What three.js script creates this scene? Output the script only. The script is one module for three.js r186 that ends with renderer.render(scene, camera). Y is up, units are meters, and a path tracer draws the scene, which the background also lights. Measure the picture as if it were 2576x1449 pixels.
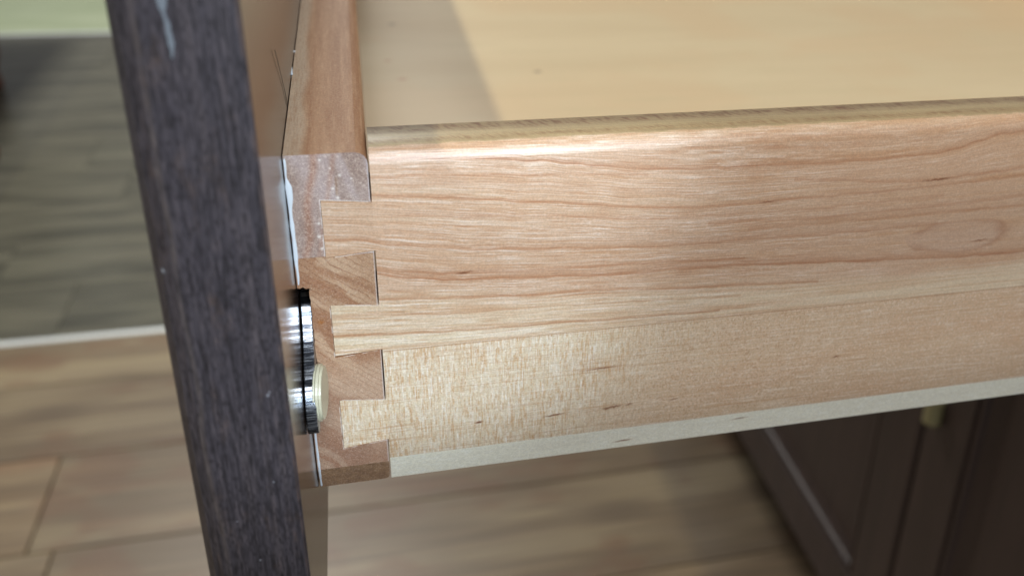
import * as THREE from 'three';
import { mergeGeometries, toCreasedNormals } from 'three/addons/utils/BufferGeometryUtils.js';
import { RectAreaLightUniformsLib } from 'three/addons/lights/RectAreaLightUniformsLib.js';

// ------------------------------------------------------------------ camera, light, exposure
// World: metres, y up, floor at y = 0. The drawer's outer corner stands at x = 0, z = 0; FL is the floor's depth below the drawer side's lower arris.
const FL = 0.75, MM = 0.001;
const scene = new THREE.Scene();
RectAreaLightUniformsLib.init();
scene.background = new THREE.Color().setRGB(0.235, 0.237, 0.238);          // the dim room around

const camera = new THREE.PerspectiveCamera(2 * Math.atan(917.5 / 2496.2) * 180 / Math.PI, 3142 / 1835, 0.01, 30);
camera.setViewOffset(3142, 1835, 0, 386, 2576, 1449);                    // the photograph is cropped off-centre
{
  const yaw = 15.9515 * Math.PI / 180, pit = -25.8118 * Math.PI / 180, rol = 2.9716 * Math.PI / 180;
  const fwd = new THREE.Vector3(Math.sin(yaw) * Math.cos(pit), Math.sin(pit), -Math.cos(yaw) * Math.cos(pit));
  const right = new THREE.Vector3().crossVectors(fwd, new THREE.Vector3(0, 1, 0)).normalize();
  const up = new THREE.Vector3().crossVectors(right, fwd);
  camera.up.copy(up).multiplyScalar(Math.cos(rol)).addScaledVector(right, -Math.sin(rol));
  camera.position.set(15.974 * MM, 154.913 * MM + FL, 189.204 * MM);
  camera.lookAt(camera.position.clone().add(fwd));
}
camera.focus = 0.222;
camera.userData.fStop = 10.5;

const renderer = new THREE.WebGLRenderer({ antialias: true });
renderer.setSize(1024, 575);
renderer.toneMapping = THREE.LinearToneMapping;
renderer.toneMappingExposure = 1.0;
renderer.shadowMap.enabled = true;

// warm ceiling downlight to the left: its ray over the top of the drawer front falls at 0.61 across per 1 down
const warm = new THREE.PointLight(new THREE.Color().setRGB(1.0, 0.91, 0.62), 5.0);
warm.position.set(-0.915, FL + 1.62, 0.03);
warm.castShadow = true; warm.shadow.radius = 1.6;
scene.add(warm);
// added unseen fill lights: a cool panel behind the camera, another over the far floor
function panelLight(at, to, w, h, rgb, power) {
  const l = new THREE.RectAreaLight(new THREE.Color().setRGB(...rgb), power, w, h);
  l.position.set(...at); l.lookAt(...to); l.castShadow = true; scene.add(l); return l;
}
const FILL_LAMPS = [
  { at: [0.1, FL + 0.72, 0.66], to: [0.06, FL, 0], w: 0.34, h: 0.34, rgb: [0.9, 0.95, 1.0], power: 13, label: 'added unseen cool white fill panel on a cord', cord: true },
  { at: [-0.35, 2.3, -2.6], to: [-0.35, 0, -2.6], w: 0.6, h: 0.6, rgb: [1.0, 0.98, 0.93], power: 31, label: 'added unseen square fill panel above the floor beyond the drawer' },
];
for (const l of FILL_LAMPS) panelLight(l.at, l.to, l.w, l.h, l.rgb, l.power);
// added unseen narrow cool spotlight: its pool falls on the corner of the drawer and ends about two thirds along the flecked patch
const SPOT = { at: new THREE.Vector3(0.2, FL + 0.5, 0.88), to: new THREE.Vector3(0.012, FL + 0.078, 0) };
const spot = new THREE.SpotLight(new THREE.Color().setRGB(0.76, 0.9, 1.0), 2.4, 0, 0.086, 0.38);
spot.position.copy(SPOT.at); spot.target.position.copy(SPOT.to); spot.castShadow = true; spot.shadow.radius = 0.6; scene.add(spot, spot.target);

// ------------------------------------------------------------------ noise and textures
const H32 = (a, b, s) => { let h = Math.imul(a, 374761393) ^ Math.imul(b, 668265263) ^ Math.imul(s, 2147483647 - 1013); h = Math.imul(h ^ (h >>> 13), 1274126177); h ^= h >>> 16; return (h >>> 0) / 4294967296; };
function nz(x, y, s = 1) {
  const i = Math.floor(x), j = Math.floor(y); let u = x - i, v = y - j; u = u * u * (3 - 2 * u); v = v * v * (3 - 2 * v);
  const a = H32(i, j, s), b = H32(i + 1, j, s), c = H32(i, j + 1, s), d = H32(i + 1, j + 1, s);
  return a + (b - a) * u + (c - a) * v + (a - b - c + d) * u * v;
}
const fbm = (x, y, s) => (nz(x, y, s) + nz(x * 2.1, y * 2.1, s + 1) * 0.5 + nz(x * 4.3, y * 4.3, s + 2) * 0.25) / 1.75;
const sm = (a, b, x) => { const t = Math.min(1, Math.max(0, (x - a) / (b - a))); return t * t * (3 - 2 * t); };
const mix = (a, b, t) => [a[0] + (b[0] - a[0]) * t, a[1] + (b[1] - a[1]) * t, a[2] + (b[2] - a[2]) * t];
let rs = 12345; const rnd = () => { rs = (Math.imul(rs, 1664525) + 1013904223) >>> 0; return rs / 4294967296; };
// fn(x, y) in mm over [x0, x1] x [y0, y1] gives an sRGB colour 0..255 and, if asked, a height 0..1
function paint(w, h, x0, x1, y0, y1, fn, bump) {
  const c = new Uint8Array(w * h * 4), b = bump ? new Uint8Array(w * h * 4) : null;
  for (let j = 0; j < h; j++) for (let i = 0; i < w; i++) {
    const r = fn(x0 + (x1 - x0) * (i + 0.5) / w, y0 + (y1 - y0) * (j + 0.5) / h), k = (j * w + i) * 4;
    c[k] = Math.max(0, Math.min(255, r[0])); c[k + 1] = Math.max(0, Math.min(255, r[1])); c[k + 2] = Math.max(0, Math.min(255, r[2])); c[k + 3] = 255;
    if (b) { const v = Math.max(0, Math.min(255, (r[3] ?? 0.5) * 255)); b[k] = b[k + 1] = b[k + 2] = v; b[k + 3] = 255; }
  }
  const mk = (d, srgb) => {
    const t = new THREE.DataTexture(d, w, h); t.magFilter = THREE.LinearFilter; t.minFilter = THREE.LinearMipmapLinearFilter; t.generateMipmaps = true;
    t.wrapS = t.wrapT = THREE.MirroredRepeatWrapping; if (srgb) t.colorSpace = THREE.SRGBColorSpace; t.needsUpdate = true;
    t.repeat.set(1 / (x1 - x0), 1 / (y1 - y0)); t.offset.set(-x0 / (x1 - x0), -y0 / (y1 - y0));   // uv of the meshes is in mm
    return t;
  };
  return { map: mk(c, true), bumpMap: b ? mk(b, false) : null };
}
function mat(o, t, bumpScale) {
  const m = new THREE.MeshPhysicalMaterial({ roughness: 0.5, ...o });
  if (t) { m.map = t.map; if (t.bumpMap && bumpScale) { m.bumpMap = t.bumpMap; m.bumpScale = bumpScale; } }
  return m;
}
const lineY = (pts) => (x) => {                                           // y of a polyline at x, or null past its ends
  if (x < pts[0][0] || x > pts[pts.length - 1][0]) return null;
  let i = 1; while (pts[i][0] < x) i++;
  const [a, b] = [pts[i - 1], pts[i]], t = (x - a[0]) / (b[0] - a[0] || 1), s = t * t * (3 - 2 * t) * 0.5 + t * 0.5;
  return a[1] + (b[1] - a[1]) * s;
};

// drawer side: upper stave straight-grained and pinkish, lower stave pale with cross flecks
const GRAIN = [   // [points (mm on the face), strength, width below, width above]
  [[[0, 75.6], [16.5, 75.2], [28.5, 75], [39.5, 74.3], [45.2, 73.6], [48.6, 73.1], [52.3, 73.1], [56.7, 72.1], [65.6, 70.9], [73.2, 69.8], [86.5, 68.9], [95.8, 68.7], [113, 68.3], [127, 68.3], [145.7, 69], [151, 69.8], [156.6, 71.6], [162, 73], [168, 73.4], [200, 76]], 0.62, 0.25, 1.0],
  [[[0, 68.5], [16, 67.5], [25.5, 66.5], [39.4, 65], [48, 63.7], [63, 62.1], [70.6, 60.7], [87.3, 59.3], [96.8, 59.3], [114, 59.8], [132.5, 60], [200, 63]], 0.5, 0.35, 0.6],
  [[[0, 59], [11.3, 57.6], [19.4, 55.9], [27.8, 54.4], [36.3, 53.1], [54, 51.7], [79, 50.3], [104.8, 49.9], [115.7, 49.7], [150, 50]], 0.5, 0.2, 1.1],
  [[[0, 51.5], [16.3, 49.1], [22.4, 47.5], [34.7, 45.9], [54.2, 44.7], [71.5, 43.7], [82.8, 43.9], [94.8, 43.6], [113, 42.5], [135.8, 41.3], [155.7, 40.3], [176.7, 40], [200, 40.5]], 0.8, 0.25, 1.6],
  [[[0, 52.6], [16.3, 49.9], [30, 48], [50, 46.9], [66, 46.5], [80, 46.2], [100, 45]], 0.45, 0.3, 0.8],
  [[[0, 35], [16.3, 33.9], [29.5, 33.1], [46.7, 32.6], [59, 32.4], [66, 32], [95, 31.4]], 0.55, 0.2, 0.4],
  [[[0, 44.2], [16.8, 42.8], [29.8, 41.9], [36.5, 41.3], [50, 40.4], [64, 40.2], [89, 38.4], [120, 37]], 0.5, 0.25, 0.7],
  [[[0, 40], [16.6, 39], [33, 37.5], [50, 37.2], [68, 36.5], [100, 35]], 0.35, 0.2, 0.4],
  [[[0, 72], [20, 71.3], [60, 69.5], [75, 68.2]], 0.3, 0.3, 0.7],
  [[[0, 63.6], [20, 62.4], [45, 60.6], [80, 57.2], [110, 56.8], [150, 57.5]], 0.3, 0.3, 0.9],
  [[[90, 55], [120, 54.2], [150, 55], [190, 57]], 0.35, 0.4, 0.9],
  [[[110, 64.5], [141, 62], [146, 62.1], [150, 62.4], [190, 65]], 0.45, 0.3, 0.8],
  [[[100, 52.6], [135, 53], [175, 53.5]], 0.4, 0.3, 0.8],
].map(([p, a, lo, up]) => [lineY(p), a * 0.74, lo, up]);
// grain coordinate: the height at which the fibre through (x, y) crosses x = 40
const FLOW = [[5, 32.8], [6, 41], [3, 45.6], [2, 52.8], [1, 65], [0, 74.3]];
const flowCache = new Map();
function fibre(x, y) {
  let f = flowCache.get(x);
  if (!f) { f = [[29, 29]]; for (const [k, ref] of FLOW) { const Y = GRAIN[k][0](Math.min(x, [196, 196, 150, 196, 100, 95, 120][k] - 1)); f.push([Y, ref]); } f.push([Math.max(79, f[f.length - 1][0] + 2), 79], [120, 120]); for (let i = 1; i < f.length; i++) f[i][0] = Math.max(f[i][0], f[i - 1][0] + 0.5); flowCache.set(x, f); }
  let i = 1; while (i < f.length - 1 && f[i][0] < y) i++;
  const [a, b] = [f[i - 1], f[i]]; return a[1] + (b[1] - a[1]) * (y - a[0]) / (b[0] - a[0]);
}
const FLECK = [[34.7, 47.7, 1.8, 0.28], [37.1, 7.2, 1.1, 0.3], [55.4, 6.5, 2.6, 0.25], [68.9, 6.7, 1.9, 0.38], [70.6, 6.95, 1.6, 0.2], [73.7, 6.95, 0.9, 0.28], [85.1, 6.8, 1.0, 0.26], [66, 18.55, 4.5, 0.16], [147, 62.1, 4, 0.3], [162.8, 44.45, 2.2, 0.22], [104, 59.5, 2, 0.2], [73, -5.4, 2.4, 0.3], [104, -2.4, 2.2, 0.22], [128, 14, 1.2, 0.2]];
function sideColor(x, y) {
  const q = y > 29.6 && y < 79 ? fibre(x, y) : y;
  const soft = 1 - 0.55 * sm(75, 150, x), t1 = 0.5 + (nz(x * 0.045, q * 3.4, 3) - 0.5) * soft * (0.45 + 0.5 * nz(x * 0.02, q * 0.35, 11)), t2 = 0.5 + (nz(x * 0.2, q * 8.6, 4) - 0.5) * (soft + 0.1), t3 = nz(x * 0.9, q * 8, 5), t4 = nz(x * 0.03, q * 1.3, 7), band = fbm(x * 0.008, q * 0.2, 6), cloud = fbm(x * 0.05, y * 0.1, 9), silk = fbm(x * 0.14, q * 0.5, 10), grit = nz(x * 4, y * 5, 8);
  let c, hgt;
  if (y > 29.6) {
    const pale = Math.max(1 - sm(37, 46, q + (cloud - 0.5) * 6), 0) * 0.85 + (band - 0.5) * 0.9;
    c = mix([191, 158, 131], [213, 195, 166], Math.max(0, Math.min(1, pale)));
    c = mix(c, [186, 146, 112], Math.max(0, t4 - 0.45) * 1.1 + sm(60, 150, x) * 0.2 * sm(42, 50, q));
    c = mix(c, [238, 226, 216], Math.max(0, t1 - 0.55) * 0.8 * (0.4 + silk) + Math.max(0, t2 - 0.54) * 1.1 * (0.2 + silk * 1.2));
    c = mix(c, [168, 118, 84], Math.max(0, 0.42 - t1) * 0.7 + Math.max(0, 0.42 - t2) * 1.0);
    c = mix(c, [244, 236, 230], Math.max(0, t3 - 0.58) * 1.7 * Math.max(0, silk - 0.2) * soft);
    for (const [f, a, lo, up] of GRAIN) {
      const Y = f(x); if (Y === null || y > 79) continue;
      const d = y - Y - (nz(x * 0.4, 0, 21) - 0.5) * 0.4, k = d < 0 ? Math.exp(-(d * d) / (lo * lo)) : Math.exp(-(d * d) / (up * up)) * 0.6 + Math.exp(-(d * d) / (lo * lo)) * 0.4;
      if (k > 0.01) c = mix(c, [152, 98, 64], k * a * (0.6 + 0.8 * nz(x * 0.1, y * 2.5, 22)));
    }
    if (x > 138 && y < 79) {                                              // figure round a small knot at the right
      const e = Math.hypot((x - 157) / 13.5, (y - 46) / 4.2) + (fbm(x * 0.12, y * 0.3, 31) - 0.5) * 0.55, lim = sm(142, 146, x) * (0.35 + 0.9 * Math.abs(x - 157) / 13);
      c = mix(c, [156, 112, 84], Math.exp(-((e - 1) ** 2) / 0.012) * 0.45 * lim); if (e < 1) c = mix(c, [186, 156, 136], 0.3);
    }
    if (y > 78.2) {                                                       // the top edge: two tones with short slanted marks
      const s = nz(x * 2.2 + y * 1.3, y * 0.8, 41), s2 = nz(x * 0.05, y * 2, 42), bt = Math.exp(-((y - 87.6) ** 2) / 5) + 0.5 * Math.exp(-((y - 81) ** 2) / 2);
      let e = mix([152, 132, 100], [172, 152, 116], s2); e = mix(e, [156, 150, 132], sm(89.5, 92, y) * 0.7);
      e = mix(e, [112, 76, 48], Math.max(0, s - 0.4) * 1.7 * bt + bt * 0.2);
      c = mix(c, e, sm(77.8, 79.2, y + (nz(x * 0.6, 2, 43) - 0.5) * 0.7));
    }
    hgt = 0.5 + (t1 - 0.5) * 0.4 + (t2 - 0.5) * 0.6 + (t3 - 0.5) * 0.3;
  } else if (y > -0.05) {
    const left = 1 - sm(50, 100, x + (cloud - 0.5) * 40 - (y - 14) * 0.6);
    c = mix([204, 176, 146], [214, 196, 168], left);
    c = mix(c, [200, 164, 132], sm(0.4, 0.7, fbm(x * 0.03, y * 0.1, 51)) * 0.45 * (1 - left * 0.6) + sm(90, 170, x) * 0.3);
    // short upright ray marks: columns of unequal dashes
    const dashes = (w, l, s0) => { const i = Math.floor(x / w), yy = y / l + H32(i, 7, s0) * 9; return H32(i, Math.floor(yy + (H32(i, Math.floor(yy), s0 + 1) - 0.5) * 0.5), s0 + 2); };
    const dens = fbm(x * 0.13, y * 0.16, 55), dash = dashes(0.27, 2.0, 53), dash2 = dashes(0.22, 1.1, 153), dash3 = dashes(0.2, 3.4, 253);
    c = mix(c, [182, 128, 78], (dash > 0.86 - (dens - 0.5) * 0.45 ? 0.34 : 0) * left);
    c = mix(c, [190, 144, 100], (dash2 > 0.82 - (dens - 0.5) * 0.3 ? 0.26 : 0) * left); c = mix(c, [176, 130, 90], (dash3 > 0.9 ? 0.34 : 0) * left);
    c = mix(c, [244, 238, 232], ((dash < 0.2 ? 0.28 : 0) + (dash2 < 0.16 ? 0.22 : 0) + (dash3 < 0.1 ? 0.28 : 0)) * left);
    const sp = dashes(0.34, 0.55, 353), sp2 = nz(x * 3.3, y * 2.9, 57), lin = nz(x * 0.06, y * 4.4, 58), lin2 = nz(x * 0.2, y * 7, 59);
    c = mix(c, [172, 130, 96], (sp > 0.82 ? 0.4 : 0) * (1 - left * 0.7) * (1 - 0.6 * sm(100, 150, x))); c = mix(c, [238, 226, 212], Math.max(0, sp2 - 0.58) * 1.1 * (1 - left * 0.5));
    c = mix(c, [182, 140, 104], Math.max(0, 0.34 - lin) * 1.5); c = mix(c, [240, 232, 222], Math.max(0, lin2 - 0.6) * 1.1);
    c = mix(c, [166, 120, 86], Math.exp(-((y - 29.5) ** 2) / 0.02) * 0.55);
    hgt = 0.5 + (dash - 0.5) * 0.5 * left + (sp - 0.5) * 0.4;
  } else {
    c = mix([230, 226, 208], [220, 214, 196], fbm(x * 0.09, y * 0.5, 61));  // bottom bevel paler than the face: its sheen is put into the colour
    c = mix(c, [240, 240, 234], Math.max(0, nz(x * 1.0, y * 2.2, 62) - 0.55) * 0.9);
    hgt = 0.5 + (nz(x * 1.5, y * 3, 63) - 0.5) * 0.3;
  }
  for (const [fx, fy, l, w] of FLECK) { const dx = (x - fx) / l, dy = (y - fy - dx * 0.15 - (nz(x * 2, fy, 64) - 0.5) * w) / w; const e = dx * dx + dy * dy; if (e < 3) c = mix(c, [112, 66, 40], Math.exp(-e * 1.6) * (0.55 + 0.7 * nz(x * 1.5, fy, 65))); }
  const g = 1 + (grit - 0.5) * 0.12;
  return [c[0] * g, c[1] * g, c[2] * g, hgt];
}
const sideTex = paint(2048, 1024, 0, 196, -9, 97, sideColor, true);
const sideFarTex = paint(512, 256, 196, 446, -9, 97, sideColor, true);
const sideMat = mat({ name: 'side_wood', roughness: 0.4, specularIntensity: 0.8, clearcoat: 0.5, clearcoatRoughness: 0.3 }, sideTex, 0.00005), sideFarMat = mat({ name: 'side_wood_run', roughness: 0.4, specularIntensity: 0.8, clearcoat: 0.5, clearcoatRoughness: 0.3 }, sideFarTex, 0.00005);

// dovetails: tails of the side (x 6.3 .. 16), each [low left, high left, low right, high right]; pins of the front between them
const TAILS = [[53.95, 67.1, 54.8, 66.0], [29.25, 42.4, 30.2, 41.4], [4.45, 17.7, 5.5, 16.6]], TX = 6.3, TE = 16.0, GAP = 0.08, ST = 15.2;
// end grain of the box front
function endColor(x, y) {
  const worm = Math.abs(fbm(x * 1.7 + y * 0.5, y * 1.7 - x * 0.4, 71) - 0.5) * 2, worm2 = Math.abs(fbm(x * 3.0, y * 3.0, 74) - 0.5) * 2, cl = fbm(x * 0.22, y * 0.22, 77), gr = nz(x * 6, y * 6, 79);
  let c, ring;
  if (y > 54.3) {
    ring = nz((x + y * 0.28 + fbm(x * 0.15, y * 0.15, 80) * 2) * 0.55, y * 0.05, 81);
    c = mix([142, 120, 110], [160, 142, 138], sm(0.3, 0.7, ring));
    c = mix(c, [150, 104, 82], Math.exp(-((x - 2.6 - (y - 55) * 0.13 + Math.sin(y * 0.4) * 0.4) ** 2) / 0.7) * 0.6 + Math.exp(-((x - 5.2 - (y - 55) * 0.2) ** 2) / 0.3) * 0.4);
    c = mix(c, [214, 208, 212], Math.max(0, cl - 0.42) * 1.0 * (0.5 + 0.5 * sm(68, 77, y)));
    c = mix(c, [140, 112, 92], Math.exp(-((x - 9.6) ** 2) / 0.06) * sm(67.6, 68.4, y) * (1 - sm(71.6, 72.4, y)) * 0.8);
  } else if (y > -1) {
    ring = nz((x * 0.62 + y * 0.78 + (fbm(x * 0.12, y * 0.12, 82) - 0.5) * 6) * 0.5, (y - x) * 0.04, 83);
    c = mix([152, 112, 84], [180, 148, 120], sm(0.25, 0.75, ring));
    c = mix(c, [172, 146, 130], sm(34, 20, y) * 0.35);
    c = mix(c, [146, 100, 76], Math.max(0, 0.3 - ring) * 1.2);
    { const rr = (x * 0.62 + y * 0.78) * 0.8 + (fbm(x * 0.14, y * 0.14, 85) - 0.5) * 1.3 + (nz(x * 0.9, y * 0.9, 87) - 0.5) * 0.25, fr = rr - Math.floor(rr); c = mix(c, [122, 80, 58], Math.exp(-((fr - 0.5) ** 2) / 0.009) * (y > 30 ? 0.6 : 0.3) * (0.3 + nz(x * 0.5, y * 0.5, 86))); if (y > 30) c = mix(c, [150, 116, 88], sm(8, 15, x) * 0.4); }
    c = mix(c, [150, 92, 44], Math.exp(-((x - 4) ** 2 + (y - 38.6) ** 2) / 0.35) * 0.9);
    c = mix(c, [128, 98, 84], sm(22, 6, y) * 0.25 * cl * 2);
  } else {
    c = mix([112, 84, 64], [150, 118, 88], fbm(x * 0.9, y * 0.9, 84));
  }
  c = mix(c, [218, 200, 186], (Math.max(0, 0.13 - worm) * 4.4 + Math.max(0, 0.1 - worm2) * 4.5) * (y > 54.3 ? 0.85 : 0.45));
  c = mix(c, [108, 80, 68], Math.max(0, worm2 - 0.5) * 0.9);
  if (y > 0) for (const [px, py, r] of [[8.7, 74, 0.16], [10.4, 72.4, 0.28], [8.9, 69.6, 0.25], [9.7, 67.5, 0.3], [12.6, 71.6, 0.2], [5.6, 62, 0.3], [5.4, 59, 0.35], [5.7, 56.2, 0.3], [6.8, 75.9, 0.2]]) c = mix(c, [236, 230, 222], Math.exp(-((x - px) ** 2 + (y - py) ** 2) / (r * r)) * 0.8);
  if (y > -1 && x > 15.6) c = mix(c, [196, 190, 194], sm(15.68, 15.85, x) * 0.5);   // pale crushed arris with dried glue
  for (const t of TAILS) {                                                // dried glue squeezed out round each tail
    const k = (x - TX) / (TE - TX), lo = t[0] + (t[2] - t[0]) * Math.max(0, k), hi = t[1] + (t[3] - t[1]) * Math.max(0, k), d = Math.max(TX - x, lo - y, y - hi);
    if (d > 0 && d < 0.5) c = mix(c, [226, 216, 210], Math.exp(-((d - 0.12) ** 2) / 0.018) * 0.8 * sm(0.25, 0.6, nz(x * 0.8, y * 0.8, 88)));
  }
  const g = 1 + (gr - 0.5) * 0.16;
  return [c[0] * g, c[1] * g, c[2] * g, 0.5 + (worm - 0.3) * 0.5 + (gr - 0.5) * 0.3];
}
const endTex = paint(384, 2048, -0.5, 16.5, -8.5, 78, endColor, true);
const endMat = mat({ name: 'end_grain', roughness: 0.6, specularIntensity: 0.6 }, endTex, 0.00003);
// long grain of the box front: uv = (z, across)
function longColor(z, s) {
  const a = nz(z * 0.05, s * 1.3, 91), b = nz(z * 0.3, s * 5, 92), f = Math.abs(fbm(z * 1.4, s * 2.2, 93) - 0.5) * 2, pore = nz(z * 1.2, s * 6, 95);
  let c = mix([150, 106, 74], [172, 130, 96], a);
  c = mix(c, [184, 164, 142], sm(4.6, 2.4, s + (nz(z * 0.06, 1, 96) - 0.5) * 1.6) * 0.75 * sm(-3, 0, s));
  c = mix(c, [140, 88, 54], Math.max(0, 0.4 - b) * 0.8 + Math.max(0, pore - 0.66) * 0.8);
  c = mix(c, [208, 174, 140], Math.max(0, 0.14 - f) * 2.4 + Math.max(0, b - 0.68) * 0.8);
  const g = 1 + (nz(z * 5, s * 6, 97) - 0.5) * 0.12;
  return [c[0] * g, c[1] * g, c[2] * g, 0.5 + (b - 0.5) * 0.6];
}
const longTex = paint(1024, 512, -130, 2, -5, 60, longColor, true);
const longMat = mat({ name: 'front_board_wood', roughness: 0.5, specularIntensity: 0.7 }, longTex, 0.00003);
// stained drawer front: uv = (run round the edge, y)
function darkColor(s, y) {
  const a = nz(s * 3.6, y * 0.28, 101), b = nz(s * 5.5, y * 0.8, 102), d = nz(s * 2.6, y * 1.1, 111), m = fbm(s * 0.5, y * 0.14, 103), e = nz(s * 0.8, y * 0.03, 104), w = nz(s * 1.1, y * 1.1, 105);
  let c = mix([38, 35, 40], [72, 66, 72], a * 0.5 + b * 0.25 + d * 0.25);
  c = mix(c, [92, 82, 82], Math.max(0, e - 0.55) * 0.9 + Math.max(0, a - 0.66) * 0.8);
  c = mix(c, [30, 26, 29], Math.max(0, 0.42 - a) * 1.5 + Math.max(0, 0.42 - d) * 1.3 + Math.max(0, 0.36 - b) * 0.8);
  c = mix(c, [112, 86, 70], Math.max(0, m - 0.6) * 1.1 * w);
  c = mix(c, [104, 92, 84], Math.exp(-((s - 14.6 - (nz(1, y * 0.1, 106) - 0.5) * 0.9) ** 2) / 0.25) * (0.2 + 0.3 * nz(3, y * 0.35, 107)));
  c = mix(c, [96, 74, 62], Math.exp(-((s - 0.5) ** 2) / 0.04) * 0.6 * nz(7, y * 0.5, 113));
  // chips
  for (const [px, py, r] of [[17.6, 73.8, 0.35], [3.4, 49, 0.22], [3.1, 49.6, 0.15], [8.6, 12, 0.18], [4.4, 30, 0.14], [11.5, 22, 0.12]]) c = mix(c, [170, 176, 184], Math.exp(-((s - px) ** 2 + (y - py) ** 2) / (r * r)) * 0.9);
  return [...c, 0.5 + (a - 0.5) * 0.5 + (b - 0.5) * 0.5];
}
const darkTex = paint(512, 2048, 0, 26, -32, 130, darkColor, true);
const darkMat = mat({ name: 'dark_stain', roughness: 0.48, specularIntensity: 0.9 }, darkTex, 0.00006);
const backTex = paint(1024, 1024, -30, 42, -32, 130, (z, y) => {
  const a = nz(z * 0.08, y * 0.9, 112); let c = mix([40, 30, 26], [58, 44, 36], a);
  
  return c;
});
const backMat = mat({ name: 'dark_lacquer', roughness: 0.2, specularIntensity: 1, clearcoat: 0.25, clearcoatRoughness: 0.1 }, backTex);

const bottomTex = paint(1024, 1024, 0, 480, -420, 0, (x, z) => {
  const a = fbm(x * 0.008, z * 0.05, 121), b = nz(x * 0.03, z * 0.4, 122), k = fbm(x * 0.02, z * 0.02, 123);
  let c = mix([206, 186, 154], [218, 201, 170], a); c = mix(c, [212, 186, 152], sm(0.45, 0.75, k) * 0.5); c = mix(c, [198, 182, 148], Math.max(0, 0.4 - b) * 0.5 + Math.max(0, 0.4 - nz(x * 0.06, z * 1.1, 124)) * 0.5);
  for (const [px, pz, r] of [[92.5, -232, 1.5], [32.9, -316, 1.6], [28, -255, 1.4], [33, -228, 1.8]]) c = mix(c, px > 90 || pz < -300 ? [120, 100, 84] : [186, 140, 110], Math.exp(-((x - px) ** 2 + (z - pz) ** 2) / (r * r)) * 0.7);
  return c;
});
const bottomMat = mat({ name: 'drawer_bottom_veneer', roughness: 0.5, specularIntensity: 0.6 }, bottomTex);

// ------------------------------------------------------------------ helpers for parts
const used = new Map();
const numbered = (n) => { const k = used.get(n) ?? 0; used.set(n, k + 1); return k ? n + '_' + String(k).padStart(3, '0') : n; };
function thing(name, label, category, group) { const o = new THREE.Group(); o.name = numbered(name); o.userData = { label, category }; if (group) o.userData.group = group; scene.add(o); return o; }
function part(name, geo, m, parent, label) {
  const o = new THREE.Mesh(geo, m); o.name = name; o.castShadow = o.receiveShadow = true; if (label) o.userData.label = label; parent.add(o); return o;
}
const setUV = (g, f) => {                                                 // f(x, y, z, nx, ny, nz) in mm
  const p = g.attributes.position, n = g.attributes.normal, uv = new Float32Array(p.count * 2);
  for (let i = 0; i < p.count; i++) { const r = f(p.getX(i) / MM, p.getY(i) / MM, p.getZ(i) / MM, n.getX(i), n.getY(i), n.getZ(i)); uv[2 * i] = r[0]; uv[2 * i + 1] = r[1]; }
  g.setAttribute('uv', new THREE.BufferAttribute(uv, 2)); return g;
};
const soup = (tri, uvs) => {
  const g = new THREE.BufferGeometry(); g.setAttribute('position', new THREE.Float32BufferAttribute(tri.map((v) => v * MM), 3));
  g.setAttribute('uv', new THREE.Float32BufferAttribute(uvs, 2)); g.computeVertexNormals(); return g;
};
// a profile in (y, z), run clockwise seen from +x, swept along x; v is the run over the outer face
function sweepX(prof, x0, x1, step = 40) {
  const P = [], U = [], n = prof.length, xs = []; for (let x = x0; x < x1 - 1; x += step) xs.push(x); xs.push(x1);
  for (let k = 0; k + 1 < xs.length; k++) for (let i = 0; i < n; i++) {
    const a = prof[i], b = prof[(i + 1) % n], A = xs[k], B = xs[k + 1], vb = b[2] ?? a[2] ?? 0, va = a[2] ?? vb, v2 = i === n - 1 ? va : vb;
    P.push(A, a[0], a[1], B, a[0], a[1], B, b[0], b[1], A, a[0], a[1], B, b[0], b[1], A, b[0], b[1]);
    U.push(A, va, B, va, B, v2, A, va, B, v2, A, v2);
  }
  const tri = THREE.ShapeUtils.triangulateShape(prof.map((q) => new THREE.Vector2(q[1], q[0])), []);
  for (const [x, flip] of [[x0, 0], [x1, 1]]) for (const t of tri) for (const i of flip ? t : [t[0], t[2], t[1]]) { P.push(x, prof[i][0], prof[i][1]); U.push(x, prof[i][0]); }
  return toCreasedNormals(soup(P, U), 0.6);
}
// a flat outline in (x, y) given thickness from z1 (back) to z0 (front)
function slabXY(pts, z0, z1) {
  const g = new THREE.ExtrudeGeometry(new THREE.Shape(pts.map(([x, y]) => new THREE.Vector2(x * MM, y * MM))), { depth: (z0 - z1) * MM, bevelEnabled: false, curveSegments: 6 });
  g.translate(0, 0, z1 * MM); return g;
}
function chamferBox(w, h, d, c = 0.002) {                                 // box with bevelled vertical and top edges, base at y = 0
  const s = new THREE.Shape(); s.moveTo(-w / 2 + c, -d / 2 + c); s.lineTo(w / 2 - c, -d / 2 + c); s.lineTo(w / 2 - c, d / 2 - c); s.lineTo(-w / 2 + c, d / 2 - c); s.closePath();
  const g = new THREE.ExtrudeGeometry(s, { depth: h - 2 * c, bevelEnabled: true, bevelThickness: c, bevelSize: c, bevelSegments: 1 });
  g.rotateX(-Math.PI / 2); g.translate(0, c, 0); return g;
}

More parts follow.
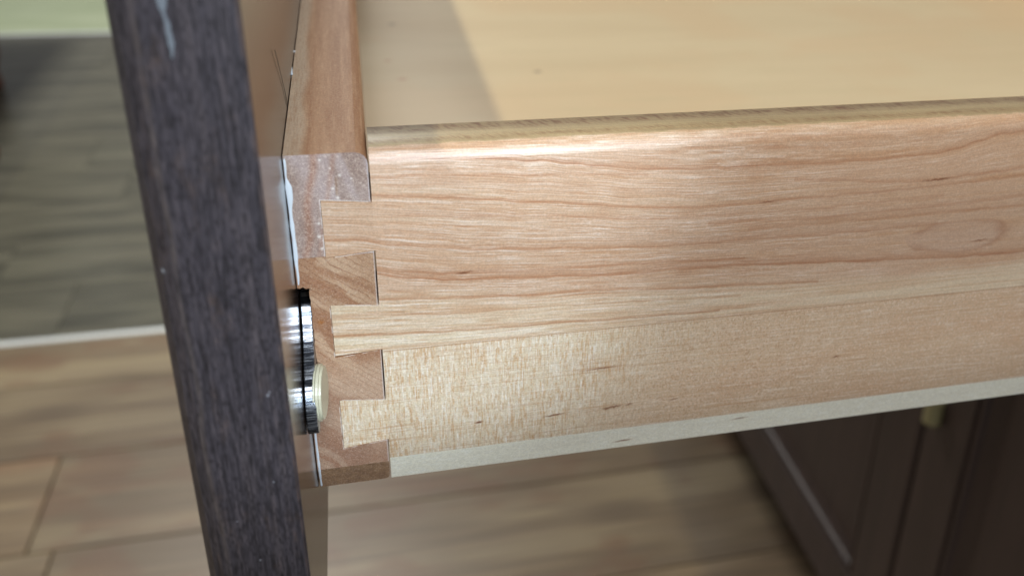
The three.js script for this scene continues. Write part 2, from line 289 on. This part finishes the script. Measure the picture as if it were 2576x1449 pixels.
// ------------------------------------------------------------------ the floor
const floor = new THREE.Group(); floor.name = 'floor'; floor.userData.kind = 'structure'; scene.add(floor);
const plankTex = [0, 1, 2].map((k) => paint(1024, 256, 0, 1300, 0, 260, (x, z) => {
  const a = fbm(x * 0.0045, z * 0.03, 131 + k * 10), b = nz(x * 0.01, z * 0.16, 132 + k * 10), f = nz(x * 0.03, z * 0.5, 133 + k * 10), kn = fbm(x * 0.012, z * 0.02, 134 + k * 10);
  let c = mix([142, 124, 100], [180, 164, 134], sm(0.25, 0.75, a)); c = mix(c, [190, 172, 138], Math.max(0, b - 0.55) * 1.1); c = mix(c, [118, 102, 84], Math.max(0, 0.42 - b) * 1.5); c = mix(c, [140, 104, 80], sm(0.55, 0.8, kn) * 0.5); c = mix(c, [150, 136, 120], (f - 0.5) * 0.5 + 0.1);
  return c;
}));
const plankMat = plankTex.map((t, k) => mat({ name: 'floor_plank_' + k, roughness: 0.4, color: new THREE.Color().setRGB(...[[0.76, 0.74, 0.73], [0.67, 0.65, 0.65], [0.77, 0.72, 0.69]][k]) }, t));
const greyTex = paint(1024, 256, 0, 1300, 0, 260, (x, z) => {              // darker grey-green boards beyond the first strip
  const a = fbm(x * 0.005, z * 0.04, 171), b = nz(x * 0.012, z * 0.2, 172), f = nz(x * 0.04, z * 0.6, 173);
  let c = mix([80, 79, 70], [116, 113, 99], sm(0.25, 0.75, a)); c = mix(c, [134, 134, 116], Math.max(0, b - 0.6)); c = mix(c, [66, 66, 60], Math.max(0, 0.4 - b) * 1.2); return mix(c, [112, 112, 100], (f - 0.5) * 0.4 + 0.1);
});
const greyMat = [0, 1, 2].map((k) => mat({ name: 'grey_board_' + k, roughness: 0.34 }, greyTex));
const paleMat = mat({ name: 'pale_green_reflection', roughness: 0.28 }, paint(512, 256, 0, 1300, 0, 400, (x, z) => mix(mix([172, 186, 146], [202, 212, 176], fbm(x * 0.006, z * 0.03, 181)), [216, 224, 196], Math.max(0, nz(x * 0.006 + z * 0.01, z * 0.02, 182) - 0.6))));  // green-yellow wall reflection on the far floor, put into the board colour
function plank(x0, x1, z0, z1, m, k) {
  const gap = z0 <= -1310 ? 0.7 : 1.9, w = (x1 - x0) - gap, d = (z0 - z1) - gap, g = chamferBox(w * MM, 0.012, d * MM, 0.0012), ox = rnd() * 600, oz = rnd() * 60;
  g.computeVertexNormals(); setUV(g, (x, y, z) => [x + w / 2 + ox, z + d / 2 + oz]);
  const o = part('plank', g, m, floor); o.position.set((x0 + x1) / 2 * MM, -0.012, (z0 + z1) / 2 * MM); return o;
}
part('subfloor', new THREE.BoxGeometry(4.6, 0.04, 6.4), mat({ name: 'subfloor', roughness: 0.9, color: new THREE.Color().setRGB(0.09, 0.08, 0.075) }), floor).position.set(-0.4, -0.0335, -2.7);
const rows = [-115, -293, -470, -648, -826, -1005, -1178, -1298]; for (let z = -1310; z > -3060; ) { rows.push(z); z -= 176; } rows.push(-3070);
for (let r = 0; r + 1 < rows.length; r++) {
  if (rows[r] === -1298) continue;
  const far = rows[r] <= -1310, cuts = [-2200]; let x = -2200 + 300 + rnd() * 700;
  if (r === 4) { cuts.push(-1650, -406, 760); } else while (x < 1300) { cuts.push(x); x += 950 + rnd() * 350; }
  cuts.push(1500);
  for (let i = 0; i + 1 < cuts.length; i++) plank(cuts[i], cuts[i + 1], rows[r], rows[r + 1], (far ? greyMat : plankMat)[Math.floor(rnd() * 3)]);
}
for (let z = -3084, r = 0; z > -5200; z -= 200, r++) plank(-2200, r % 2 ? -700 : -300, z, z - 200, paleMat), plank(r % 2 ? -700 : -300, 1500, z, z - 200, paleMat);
const stripMat = mat({ name: 'pale_strip', roughness: 0.35, metalness: 0.1, color: new THREE.Color().setRGB(0.88, 0.93, 0.97) });  // near-white strips laid along two seams of the floor
for (const z of [-1304, -3077]) {
  const g = new THREE.CylinderGeometry(0.009, 0.009, 3.7, 20, 1, false, 0, Math.PI); g.rotateZ(Math.PI / 2); g.scale(1, 0.35, 0.72);
  part('pale_floor_strip', g, stripMat, floor, 'thin pale strip across the floor').position.set(-0.35, 0.0, z * MM);
}

// ------------------------------------------------------------------ the cabinet below the drawer
const cabTex = paint(512, 512, 0, 900, 0, 900, (x, y) => { const a = nz(x * 0.12, y * 0.008, 141), b = nz(x * 0.5, y * 0.03, 142); return mix([52, 40, 37], [74, 58, 53], a * 0.6 + b * 0.4); });
const cabMat = mat({ name: 'cabinet_stain', roughness: 0.48 }, cabTex);
const cabinet = thing('base_cabinet', 'dark stained base cabinet with framed panel doors below the open drawer', 'cabinet');
const CX = 0.45, DB = FL - 0.646;                                          // door faces at x = CX, door bottoms at DB
const cuv = (g) => { g.computeVertexNormals(); return setUV(g, (x, y, z, nx) => Math.abs(nx) > 0.5 ? [z + 1000, y] : [x, y]); };
const BD = [[0, 0], [0.02, 3], [0.1, 3.6]]; for (let i = 0; i <= 8; i++) { const a = i / 8 * Math.PI; BD.push([0.12 + 0.3 * (1 - Math.cos(a)) / 2, 4 - 3.6 * Math.sin(a)]); } BD.push([0.46, 5.2], [0.6, 6], [0.8, 8], [1, 10]);
function door(z0, z1, y0, y1) {                                            // z0 > z1; outer face towards -x
  const d = new THREE.Group(); d.name = 'door'; cabinet.add(d);
  const R = 57, B = 22, T = 20, x = CX / MM;
  const rail = (pts, name) => { const g = toCreasedNormals(soup(pts.flat(), new Array(pts.flat().length / 3 * 2).fill(0)), 0.6); return part(name, setUV(g, (x, y, z, nx) => Math.abs(nx) > 0.5 ? [z + 1000, y] : [x, y]), cabMat, d); };
  // each member: flat face, a sloping moulding to the panel, and its outer edge
  const quad = (a, b, c, e) => [...a, ...b, ...c, ...a, ...c, ...e];
  const Y0 = y0 / MM, Y1 = y1 / MM;
  const oz = [z0, z1, z1, z0], oy = [Y0, Y0, Y1, Y1], iz = [z0 - R, z1 + R, z1 + R, z0 - R], iy = [Y0 + R, Y0 + R, Y1 - R, Y1 - R], pz = [z0 - R - B, z1 + R + B, z1 + R + B, z0 - R - B], py = [Y0 + R + B, Y0 + R + B, Y1 - R - B, Y1 - R - B];
  for (let k = 0; k < 4; k++) {
    const n = (k + 1) % 4, O = (i, e = 0) => [x + e, oy[i], oz[i]], I = (i, e) => [x + e, iy[i], iz[i]], P = (i, e) => [x + e, py[i], pz[i]];
    const sh = (i, t, dx) => [x + dx, iy[i] + (py[i] - iy[i]) * t, iz[i] + (pz[i] - iz[i]) * t];
    const e = 2.5, O2 = (i) => [x, oy[i] + (i < 2 ? e : -e), oz[i] + (i === 0 || i === 3 ? -e : e)];
    rail([quad(O2(k), O2(n), I(n, 0), I(k, 0)), ...BD.map((_, j) => j ? quad(sh(k, ...BD[j - 1]), sh(n, ...BD[j - 1]), sh(n, ...BD[j]), sh(k, ...BD[j])) : []), quad(O(k, e), O(n, e), O2(n), O2(k)), quad(O(k, T), O(n, T), O(n, e), O(k, e))], k % 2 ? 'stile' : 'rail');
  }
  const pw = z0 - z1 - 2 * R - 2 * B + 4, ph = Y1 - Y0 - 2 * R - 2 * B + 4;
  const pg = new THREE.BoxGeometry(0.006, ph * MM, pw * MM); cuv(pg);
  part('panel', pg, cabMat, d).position.set(CX + 0.0128, (y0 + y1) / 2, (z0 + z1) / 2 * MM);
  return d;
}
door(40, -387, DB, FL - 0.05); door(-391, -818, DB, FL - 0.05); door(-822, -1250, DB, FL - 0.05);
{
  const g = new THREE.BoxGeometry(0.55, FL - 0.0475 - DB + 0.004, 1.35); cuv(g); part('carcass', g, cabMat, cabinet).position.set(CX + 0.0212 + 0.275, (DB + FL - 0.05) / 2, -0.62);
  const k = new THREE.BoxGeometry(0.46, DB - 0.004, 1.35); cuv(k); part('toe_kick', k, cabMat, cabinet).position.set(CX + 0.33, DB / 2, -0.62);
  const b = new THREE.CylinderGeometry(0.0075, 0.0075, 0.022, 24); part('door_bumper', b, mat({ name: 'pale_plastic', roughness: 0.4, color: new THREE.Color().setRGB(0.35, 0.31, 0.16) }), cabinet, 'small pale yellow plastic catch on the door').position.set(CX - 0.005, FL - 0.327, -0.372);
}

// ------------------------------------------------------------------ the drawer
const drawer = thing('drawer', 'open dovetailed wooden drawer with a dark stained front', 'drawer');
drawer.position.y = FL;
const ZB = -560;                                                          // far side of the drawer
// drawer front: outline in (x, z) run up y; the end near the camera has a broad eased outer edge
{
  const o = [[-0.16, 38.95], [-0.46, 39.25], [-14.3, 39.25], [-15.2, 38.9], [-17.2, 36.9], [-18.5, 35], [-19.2, 32.6], [-19.2, ZB - 39]], P = [], U = [], y0 = -30, y1 = 127;
  let s = 0; const run = o.map((q, i) => i ? (s += Math.hypot(q[0] - o[i - 1][0], q[1] - o[i - 1][1])) : 0);
  const ys = [y0, 0, 40, 80, y1];
  for (let k = 0; k + 1 < ys.length; k++) for (let i = 0; i + 1 < o.length; i++) {
    const [a, b] = [o[i], o[i + 1]], A = ys[k], B = ys[k + 1], ua = run[i], ub = run[i + 1];
    P.push(a[0], A, a[1], a[0], B, a[1], b[0], B, b[1], a[0], A, a[1], b[0], B, b[1], b[0], A, b[1]); U.push(ua, A, ua, B, ub, B, ua, A, ub, B, ub, A);
  }
  const cap = THREE.ShapeUtils.triangulateShape([...o, [-0.16, ZB - 39]].map((q) => new THREE.Vector2(q[0], q[1])), []), oo = [...o, [-0.16, ZB - 39]];
  for (const [y, f] of [[y0, 0], [y1, 1]]) for (const t of cap) for (const i of f ? [t[0], t[2], t[1]] : t) { P.push(oo[i][0], y, oo[i][1]); U.push(-oo[i][0], oo[i][1]); }
  const slab = part('drawer_front', toCreasedNormals(soup(P, U), 0.45), darkMat, drawer, 'dark brown stained drawer front with eased outer edge');
  const L = [], Rr = []; for (let y = 109.4; y <= 126; y += 0.5) { const cx = -10.3 + (nz(5, y * 0.35, 108) - 0.5) * 1.3 - (y - 109) * 0.02, w = 0.12 + 0.62 * nz(9, y * 0.45, 109) * sm(109.2, 112.5, y); L.push(new THREE.Vector2((cx - w * (0.7 + 0.6 * H32(Math.round(y * 2), 3, 9))) * MM, y * MM)); Rr.push(new THREE.Vector2((cx + w * (0.7 + 0.6 * H32(Math.round(y * 2), 4, 9))) * MM, y * MM)); }
  const sg = new THREE.ExtrudeGeometry(new THREE.Shape([...L, ...Rr.reverse()]), { depth: 0.00008, bevelEnabled: false }); sg.translate(0, 0, 39.26 * MM);
  part('paint_smear', sg, mat({ name: 'grey_blue_paint', roughness: 0.7, color: new THREE.Color().setRGB(0.125, 0.14, 0.16) }), slab, 'thin smear of grey blue paint');
  const bk = soup([-0.155, y0, 38.95, -0.155, y0, ZB - 39, -0.155, y1, ZB - 39, -0.155, y0, 38.95, -0.155, y1, ZB - 39, -0.155, y1, 38.95], [38.95, y0, ZB, y0, ZB, y1, 38.95, y0, ZB, y1, 38.95, y1]);
  part('back_face', bk, backMat, slab, 'glossy dark lacquered back of the drawer front');
}

const frontBoard = new THREE.Group(); frontBoard.name = 'box_front_board'; frontBoard.position.z = 0.07 * MM; drawer.add(frontBoard);
const frontUV = (g) => { g.computeVertexNormals(); return setUV(g, (x, y, z, nx, ny, nn) => Math.abs(nn) > 0.6 ? [x, y] : Math.abs(ny) > 0.55 ? [z, x] : [z, 40 + y * 0.3]); };
const twoTone = (g) => frontUV(g);
function frontStave(outlineEnd, outlineBody, name, label) {               // the pin end, then the plain board behind it
  const a = twoTone(slabXY(outlineEnd, 0, -ST)), b = twoTone(slabXY(outlineBody, -ST, ZB));
  const st = part(name, a, [endMat, longMat], frontBoard, label);
  part('board_run', b, [endMat, longMat], st);
  return st;
}
const notch = [];                                                         // chipped mortise for the chrome plate on the outer face
for (let y = 17.8, i = 0; y < 47; y += 0.9, i++) notch.push([2.35 + (H32(i, 1, 5) - 0.5) * 0.22, y]);
notch.push([2.75, 46.6], [2.5, 47.1], [1.7, 47.0], [1.2, 47.5], [0.5, 47.2]);
const tl = (t) => [[TE, t[2] - GAP], [TX - GAP, t[0] - GAP], [TX - GAP, t[1] + GAP], [TE, t[3] + GAP]];
const round = [[16, 74.6], [15.85, 75.5], [15.4, 76.3], [14.7, 76.85], [13.8, 77.15], [13.0, 77.2]];
frontStave([[0, 54.3], [TX - GAP, 54.3], [TX - GAP, 67.18], [TE, 66.08], ...round, [0, 77.2]], [[0, 54.3], [16, 54.3], ...round, [0, 77.2]], 'upper_stave', 'greyish end grain of the upper stave');
frontStave([[0, -0.9], [TE, -0.9], [TE, 5.5 - GAP], [TX - GAP, 4.45 - GAP], [TX - GAP, 17.78], [TE, 16.68], [TE, 30.2 - GAP], [TX - GAP, 29.25 - GAP], [TX - GAP, 42.48], [TE, 41.48], [TE, 54.8 - GAP], [TX - GAP, 53.95 - GAP], [TX - GAP, 54.25], [0, 54.25], [0, 47.3], ...notch.slice().reverse(), [0, 17.4]],
  [[0, -7.6], [16, -7.6], [16, 54.25], [0, 54.25]], 'lower_stave', 'brown end grain with slanting growth rings');
{ // lower lip of the front board, set back as a steep chamfer
  const g = slabXY([[0, -7.6], [14.8, -7.6], [15.7, -7.2], [16, -6.2], [16, -0.95], [0, -0.95]], 0, -ST), p = g.attributes.position;
  for (let i = 0; i < p.count; i++) if (p.getZ(i) > -0.001) p.setZ(i, -0.00015 + (p.getY(i) / MM < -2 ? (p.getY(i) / MM + 0.95) * 0.285 * MM : 0));
  part('bottom_chamfer', twoTone(g), [endMat, longMat], frontBoard);
}
// side board: two staves glued edge to edge
const side = new THREE.Group(); side.name = 'box_side_board'; drawer.add(side);
{
  const SX = 16.32, SE = 442, top = [], R = 2.9, r2 = 2.2, T = ST;
  for (let i = 0; i <= 8; i++) { const a = i / 8 * Math.PI / 2; top.push([77.2 - R + R * Math.sin(a), -R + R * Math.cos(a), 74.3 + R * a]); }
  const v1 = 74.3 + R * Math.PI / 2, v2 = v1 + (T - R - r2);
  for (let i = 0; i <= 5; i++) { const a = i / 5 * Math.PI / 2; top.push([77.2 - r2 + r2 * Math.cos(a), -T + r2 - r2 * Math.sin(a), v2 + r2 * a]); }
  const upper = [[29.62, 0, 29.62], [29.62, 0, 29.62], [52, 0, 52], ...top, [29.62, -T, 29.62]].slice(1);
  const lower = [[-7.6, -2.05, -8.0], [-0.15, -0.12, -0.2], [0.25, 0, 0.25], [14, 0, 14], [29.56, 0, 29.56], [29.56, -T, 29.56], [-7.6, -T, -8.0]];
  const tail = (t, y0, y1) => {                                           // prism between y limits, uv on the face
    const cl = (y) => Math.max(y0, Math.min(y1, y)), P = [[TX, cl(t[0])], [SX, cl(t[2])], [SX, cl(t[3])], [TX, cl(t[1])]], U = [];
    const g = slabXY(P, 0, -T); g.computeVertexNormals(); return setUV(g.index ? g.toNonIndexed() : g, (x, y) => [x, y]);
  };
  const strip = (g) => { for (const k of Object.keys(g.attributes)) if (!['position', 'normal', 'uv'].includes(k)) g.deleteAttribute(k); g.clearGroups?.(); return g; };
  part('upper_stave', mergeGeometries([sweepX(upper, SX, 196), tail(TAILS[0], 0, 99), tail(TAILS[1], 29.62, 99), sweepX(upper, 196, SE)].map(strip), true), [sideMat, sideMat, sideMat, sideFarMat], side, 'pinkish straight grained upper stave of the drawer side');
  part('lower_stave', mergeGeometries([sweepX(lower, SX, 196), tail(TAILS[2], 0, 29), sweepX(lower, 196, SE)].map(strip), true), [sideMat, sideMat, sideFarMat], side, 'pale flecked lower stave, bottom bevel with its sheen in the colour');
}
{ // drawer bottom, far side and back
  const g = new THREE.BoxGeometry(0.432, 0.006, 0.552); setUV(g, (x, y, z) => [x + 216 + 10, z - 276 - 5]); part('drawer_bottom', g, bottomMat, drawer, 'pale yellow veneered drawer bottom').position.set(0.226, 0.013, -0.281);
  const far = new THREE.BoxGeometry(0.426, 0.0848, 0.015); setUV(far, (x, y) => [x + 250, y + 40]); part('far_side_board', far, sideFarMat, drawer).position.set(0.229, 0.0348, (ZB - 8) * MM);
  const bk = new THREE.BoxGeometry(0.015, 0.0846, 0.5605); setUV(bk, (x, y, z) => [z + 300, y + 40]); part('box_back_board', bk, sideFarMat, drawer).position.set(0.4505, 0.0347, -0.2812);
}
// dried white glue squeezed out along the joint
function bead(pts, name) {
  const c = new THREE.CatmullRomCurve3(pts.map((q) => new THREE.Vector3(q[0] * MM, q[1] * MM, q[2] * MM))), N = 90, M = 10, P = [], I = [], U = [], wids = pts.map((q) => q[3]);
  for (let i = 0; i <= N; i++) {
    const t = i / N, p = c.getPoint(t), k = t * (wids.length - 1), a = Math.floor(k), w = (wids[a] + ((wids[a + 1] ?? wids[a]) - wids[a]) * (k - a)) * (0.82 + 0.36 * nz(t * 22, 1, 151)) * sm(0, 0.03, t) * sm(1, 0.97, t);
    for (let j = 0; j < M; j++) { const q = j / M * Math.PI * 2; P.push(p.x + (0.12 + Math.cos(q) * w * 0.5) * MM, p.y, p.z + Math.sin(q) * Math.min(w, 0.5) * 0.35 * MM); U.push(j, i); }
  }
  for (let i = 0; i < N; i++) for (let j = 0; j < M; j++) { const a = i * M + j, b = i * M + (j + 1) % M; I.push(a, b, a + M, b, b + M, a + M); }
  const g = new THREE.BufferGeometry(); g.setAttribute('position', new THREE.Float32BufferAttribute(P, 3)); g.setAttribute('uv', new THREE.Float32BufferAttribute(U, 2)); g.setIndex(I); g.computeVertexNormals();
  return part(name, g, glueMat, drawer, 'uneven line of dried white glue');
}
const glueMat = mat({ name: 'dried_glue', roughness: 0.35, color: new THREE.Color().setRGB(0.64, 0.69, 0.75) });
bead([[0.1, 76.9, 0, 0.35], [0.15, 75, 0.05, 0.55], [0.1, 72.5, 0.05, 0.35], [0.35, 70.5, 0.1, 1.25], [0.4, 68, 0.1, 1.3], [0.25, 65.5, 0.05, 0.65], [0.25, 62, 0.1, 0.85], [0.3, 59, 0.1, 0.8], [0.3, 56, 0.1, 0.95], [0.25, 53, 0.05, 0.65], [0.3, 50, 0.05, 0.6], [0.2, 47.6, 0, 0.25]], 'glue_bead');
bead([[0.3, 16.8, 0, 0.2], [0.3, 12, 0.05, 0.4], [0.25, 7, 0.05, 0.5], [0.3, 2, 0.05, 0.55], [0.3, -1, 0.0, 0.6], [0.25, -4, -0.8, 0.45], [0.25, -7.4, -1.8, 0.5]], 'glue_bead');
{ // fluff of glue and fibre caught in the joint further back
  const c = new THREE.CatmullRomCurve3([[-0.1, 77, -70], [-0.5, 78.2, -66], [-0.7, 78, -60], [-0.4, 77.4, -54], [-0.1, 77, -50]].map((q) => new THREE.Vector3(...q).multiplyScalar(MM)));
  part('lint_strand', new THREE.TubeGeometry(c, 24, 0.00038, 7), glueMat, drawer, 'small white fluff caught in the joint');
}
// chrome mounting plate let into the joint, with a clear yellowed bumper stuck to it
{
  const chrome = mat({ name: 'chrome', roughness: 0.27, metalness: 1, color: new THREE.Color().setRGB(0.45, 0.48, 0.53) }, paint(64, 512, 0, 6, 10, 50, (x, y) => { const a = nz(x * 6, y * 5, 161); const l = nz(x * 0.5, y * 9, 163), k = x < 2.1 ? a : 0.5; return [...mix([100, 102, 108], [255, 255, 255], sm(0.25, 0.75, l)), k * 0.35 + 0.65 * nz(x * 0.4, y * 7, 162)]; }, true), 0.00003);
  const prof = [[-7, 43.8], [-5.6, 43.7], [-1.8, 42], [-0.3, 39.3], [1.6, 36.4], [3.7, 34.3], [6.7, 32.5], [9.7, 30.7], [12, 29], [13.6, 26.4], [14.2, 23.4], [13.5, 20.4], [11, 18.3], [6, 17.9], [-3, 17.9]];
  const sp = new THREE.SplineCurve(prof.slice(1, 13).map((q) => new THREE.Vector2(q[0], q[1]))).getPoints(60);
  const out = [new THREE.Vector2(-7, 43.8), ...sp, new THREE.Vector2(6, 17.9), new THREE.Vector2(-4, 17.9)];
  const g = new THREE.ExtrudeGeometry(new THREE.Shape(out.map((v) => new THREE.Vector2(v.x * MM, v.y * MM))), { depth: 0.0018, bevelEnabled: true, bevelThickness: 0.00022, bevelSize: 0.00022, bevelSegments: 2 });
  g.rotateY(-Math.PI / 2); g.scale(1, 1, 1); const p = g.attributes.position; // local x (was z) now points to -x; flip to +x
  g.translate(0.0021, 0, 0); g.computeVertexNormals(); setUV(g, (x, y, z) => [x + 1, y]);
  const plate = part('mounting_plate', toCreasedNormals(g, 0.5), chrome, drawer, 'chromed metal plate let into the joint');
  const prof2 = [[0, -0.9], [5.7, -0.9], [6.0, -0.75], [6.0, -0.45], [5.85, -0.4], [6.1, -0.25], [6.05, 0.3], [5.75, 0.42], [5.6, 0.85], [5.2, 0.98], [4.6, 1.0], [0, 0.95]];
  const b = new THREE.LatheGeometry(prof2.map(([r, h]) => new THREE.Vector2(Math.max(r, 0.0001) * MM, h * MM)), 48); b.rotateZ(-Math.PI / 2); b.rotateY(-0.1);
  part('bumper_pad', toCreasedNormals(b, 0.5), mat({ name: 'yellowed_silicone', roughness: 0.3, transmission: 0.25, thickness: 0.0015, ior: 1.45, color: new THREE.Color().setRGB(0.74, 0.72, 0.54), attenuationColor: new THREE.Color().setRGB(0.8, 0.76, 0.45), attenuationDistance: 0.004 }), drawer, 'round clear yellowed rubber bumper').position.set(2.95 * MM, 25.9 * MM, 7.6 * MM);
}
// hair stuck in the gap
{
  const h = new THREE.CatmullRomCurve3([[-0.08, 76.0, -28.6], [0.0, 80.5, -25], [0.05, 87.2, -18], [0.2, 96.5, -6.8]].map((q) => new THREE.Vector3(q[0] * MM, q[1] * MM, q[2] * MM)));
  const o = new THREE.Mesh(new THREE.TubeGeometry(h, 30, 0.00006, 6), mat({ name: 'hair', roughness: 0.4, color: new THREE.Color().setRGB(0.02, 0.016, 0.013) }));
  o.name = 'hair'; o.position.y = FL; o.castShadow = o.receiveShadow = true; o.userData = { label: 'single dark hair sticking out of the joint', category: 'hair' }; scene.add(o);
}

// ------------------------------------------------------------------ low bench at the left, mostly out of frame
{
  const bench = thing('low_bench', 'low reddish brown wooden bench on turned feet, throwing a shadow on the floor', 'bench');
  const bm = mat({ name: 'red_brown_wood', roughness: 0.35, color: new THREE.Color().setRGB(0.16, 0.05, 0.02) });
  const seat = chamferBox(0.5, 0.05, 1.35, 0.006); seat.computeVertexNormals(); part('seat', seat, bm, bench).position.set(-0.985, 0.32, -2.28);
  const fp = [[0.001, 0], [0.022, 0], [0.026, 0.02], [0.018, 0.05], [0.03, 0.09], [0.034, 0.14], [0.024, 0.2], [0.02, 0.24], [0.03, 0.27], [0.03, 0.322]].map((q) => new THREE.Vector2(...q));
  for (const [x, z] of [[-0.785, -2.08], [-0.9, -2.56], [-1.18, -2.08], [-1.18, -2.56]]) part('leg', new THREE.LatheGeometry(fp, 28), bm, bench).position.set(x, 0, z);
}
// ------------------------------------------------------------------ bodies for the downlight and for the added fill and spot lamps
{
  const dl = thing('ceiling_downlight', 'small warm round ceiling downlight', 'lamp'); dl.position.set(-0.915, FL + 1.62, 0.03);
  part('bulb', new THREE.SphereGeometry(0.032, 24, 16), mat({ name: 'warm_bulb', emissive: new THREE.Color().setRGB(1, 0.85, 0.6), emissiveIntensity: 3 }), dl);
  const sh = new THREE.LatheGeometry([[0.045, 0.045], [0.05, 0.05], [0.05, 0.09], [0.012, 0.1], [0.012, 0.16]].map((q) => new THREE.Vector2(...q)), 32); part('lamp_shade', sh, mat({ name: 'white_enamel', roughness: 0.5, color: new THREE.Color().setRGB(0.8, 0.8, 0.8), side: THREE.DoubleSide }), dl);
}
{
  const sl = thing('added_spot_lamp', 'small added unseen cylindrical spotlight on a thin rod', 'lamp'); sl.position.copy(SPOT.at); sl.lookAt(SPOT.to);
  const lens = new THREE.CylinderGeometry(0.016, 0.016, 0.004, 32); lens.rotateX(Math.PI / 2); part('lens', lens, mat({ name: 'lit_lens', emissive: new THREE.Color().setRGB(0.9, 0.95, 1), emissiveIntensity: 6 }), sl).position.z = -0.018;
  const can = new THREE.CylinderGeometry(0.024, 0.024, 0.09, 32); can.rotateX(Math.PI / 2); part('lamp_body', can, mat({ name: 'grey_can', roughness: 0.4, metalness: 0.6, color: new THREE.Color().setRGB(0.5, 0.5, 0.5) }), sl).position.z = -0.066;
  const rod = part('rod', new THREE.CylinderGeometry(0.003, 0.003, 0.7, 10), mat({ name: 'rod', roughness: 0.4, metalness: 0.6, color: new THREE.Color().setRGB(0.5, 0.5, 0.5) }), sl); rod.quaternion.copy(sl.quaternion).invert(); rod.position.set(0, 0.37, 0).applyQuaternion(rod.quaternion); rod.position.z -= 0.056;
}
for (const l of FILL_LAMPS) {                                                  // the light leaves the diffuser on its local +z... towards its target
  const pl = thing('added_panel_lamp', l.label, 'lamp'); pl.position.set(...l.at); pl.lookAt(...l.to);
  part('diffuser', new THREE.BoxGeometry(l.w, l.h, 0.006), mat({ name: 'lit_diffuser', emissive: new THREE.Color().setRGB(...l.rgb), emissiveIntensity: 4 }), pl).position.z = -0.012;
  part('lamp_frame', new THREE.BoxGeometry(l.w + 0.03, l.h + 0.03, 0.03), mat({ name: 'white_frame', roughness: 0.5, color: new THREE.Color().setRGB(0.8, 0.8, 0.8) }), pl).position.z = -0.035;
  if (l.cord) { const c = new THREE.CylinderGeometry(0.003, 0.003, 0.8, 10); const o = part('cord', c, mat({ name: 'cord', roughness: 0.6, color: new THREE.Color().setRGB(0.7, 0.7, 0.7) }), pl); o.quaternion.copy(pl.quaternion).invert(); o.position.set(0, 0.42, -0.045).applyQuaternion(o.quaternion); o.position.z -= 0.03; }
}
renderer.render(scene, camera);
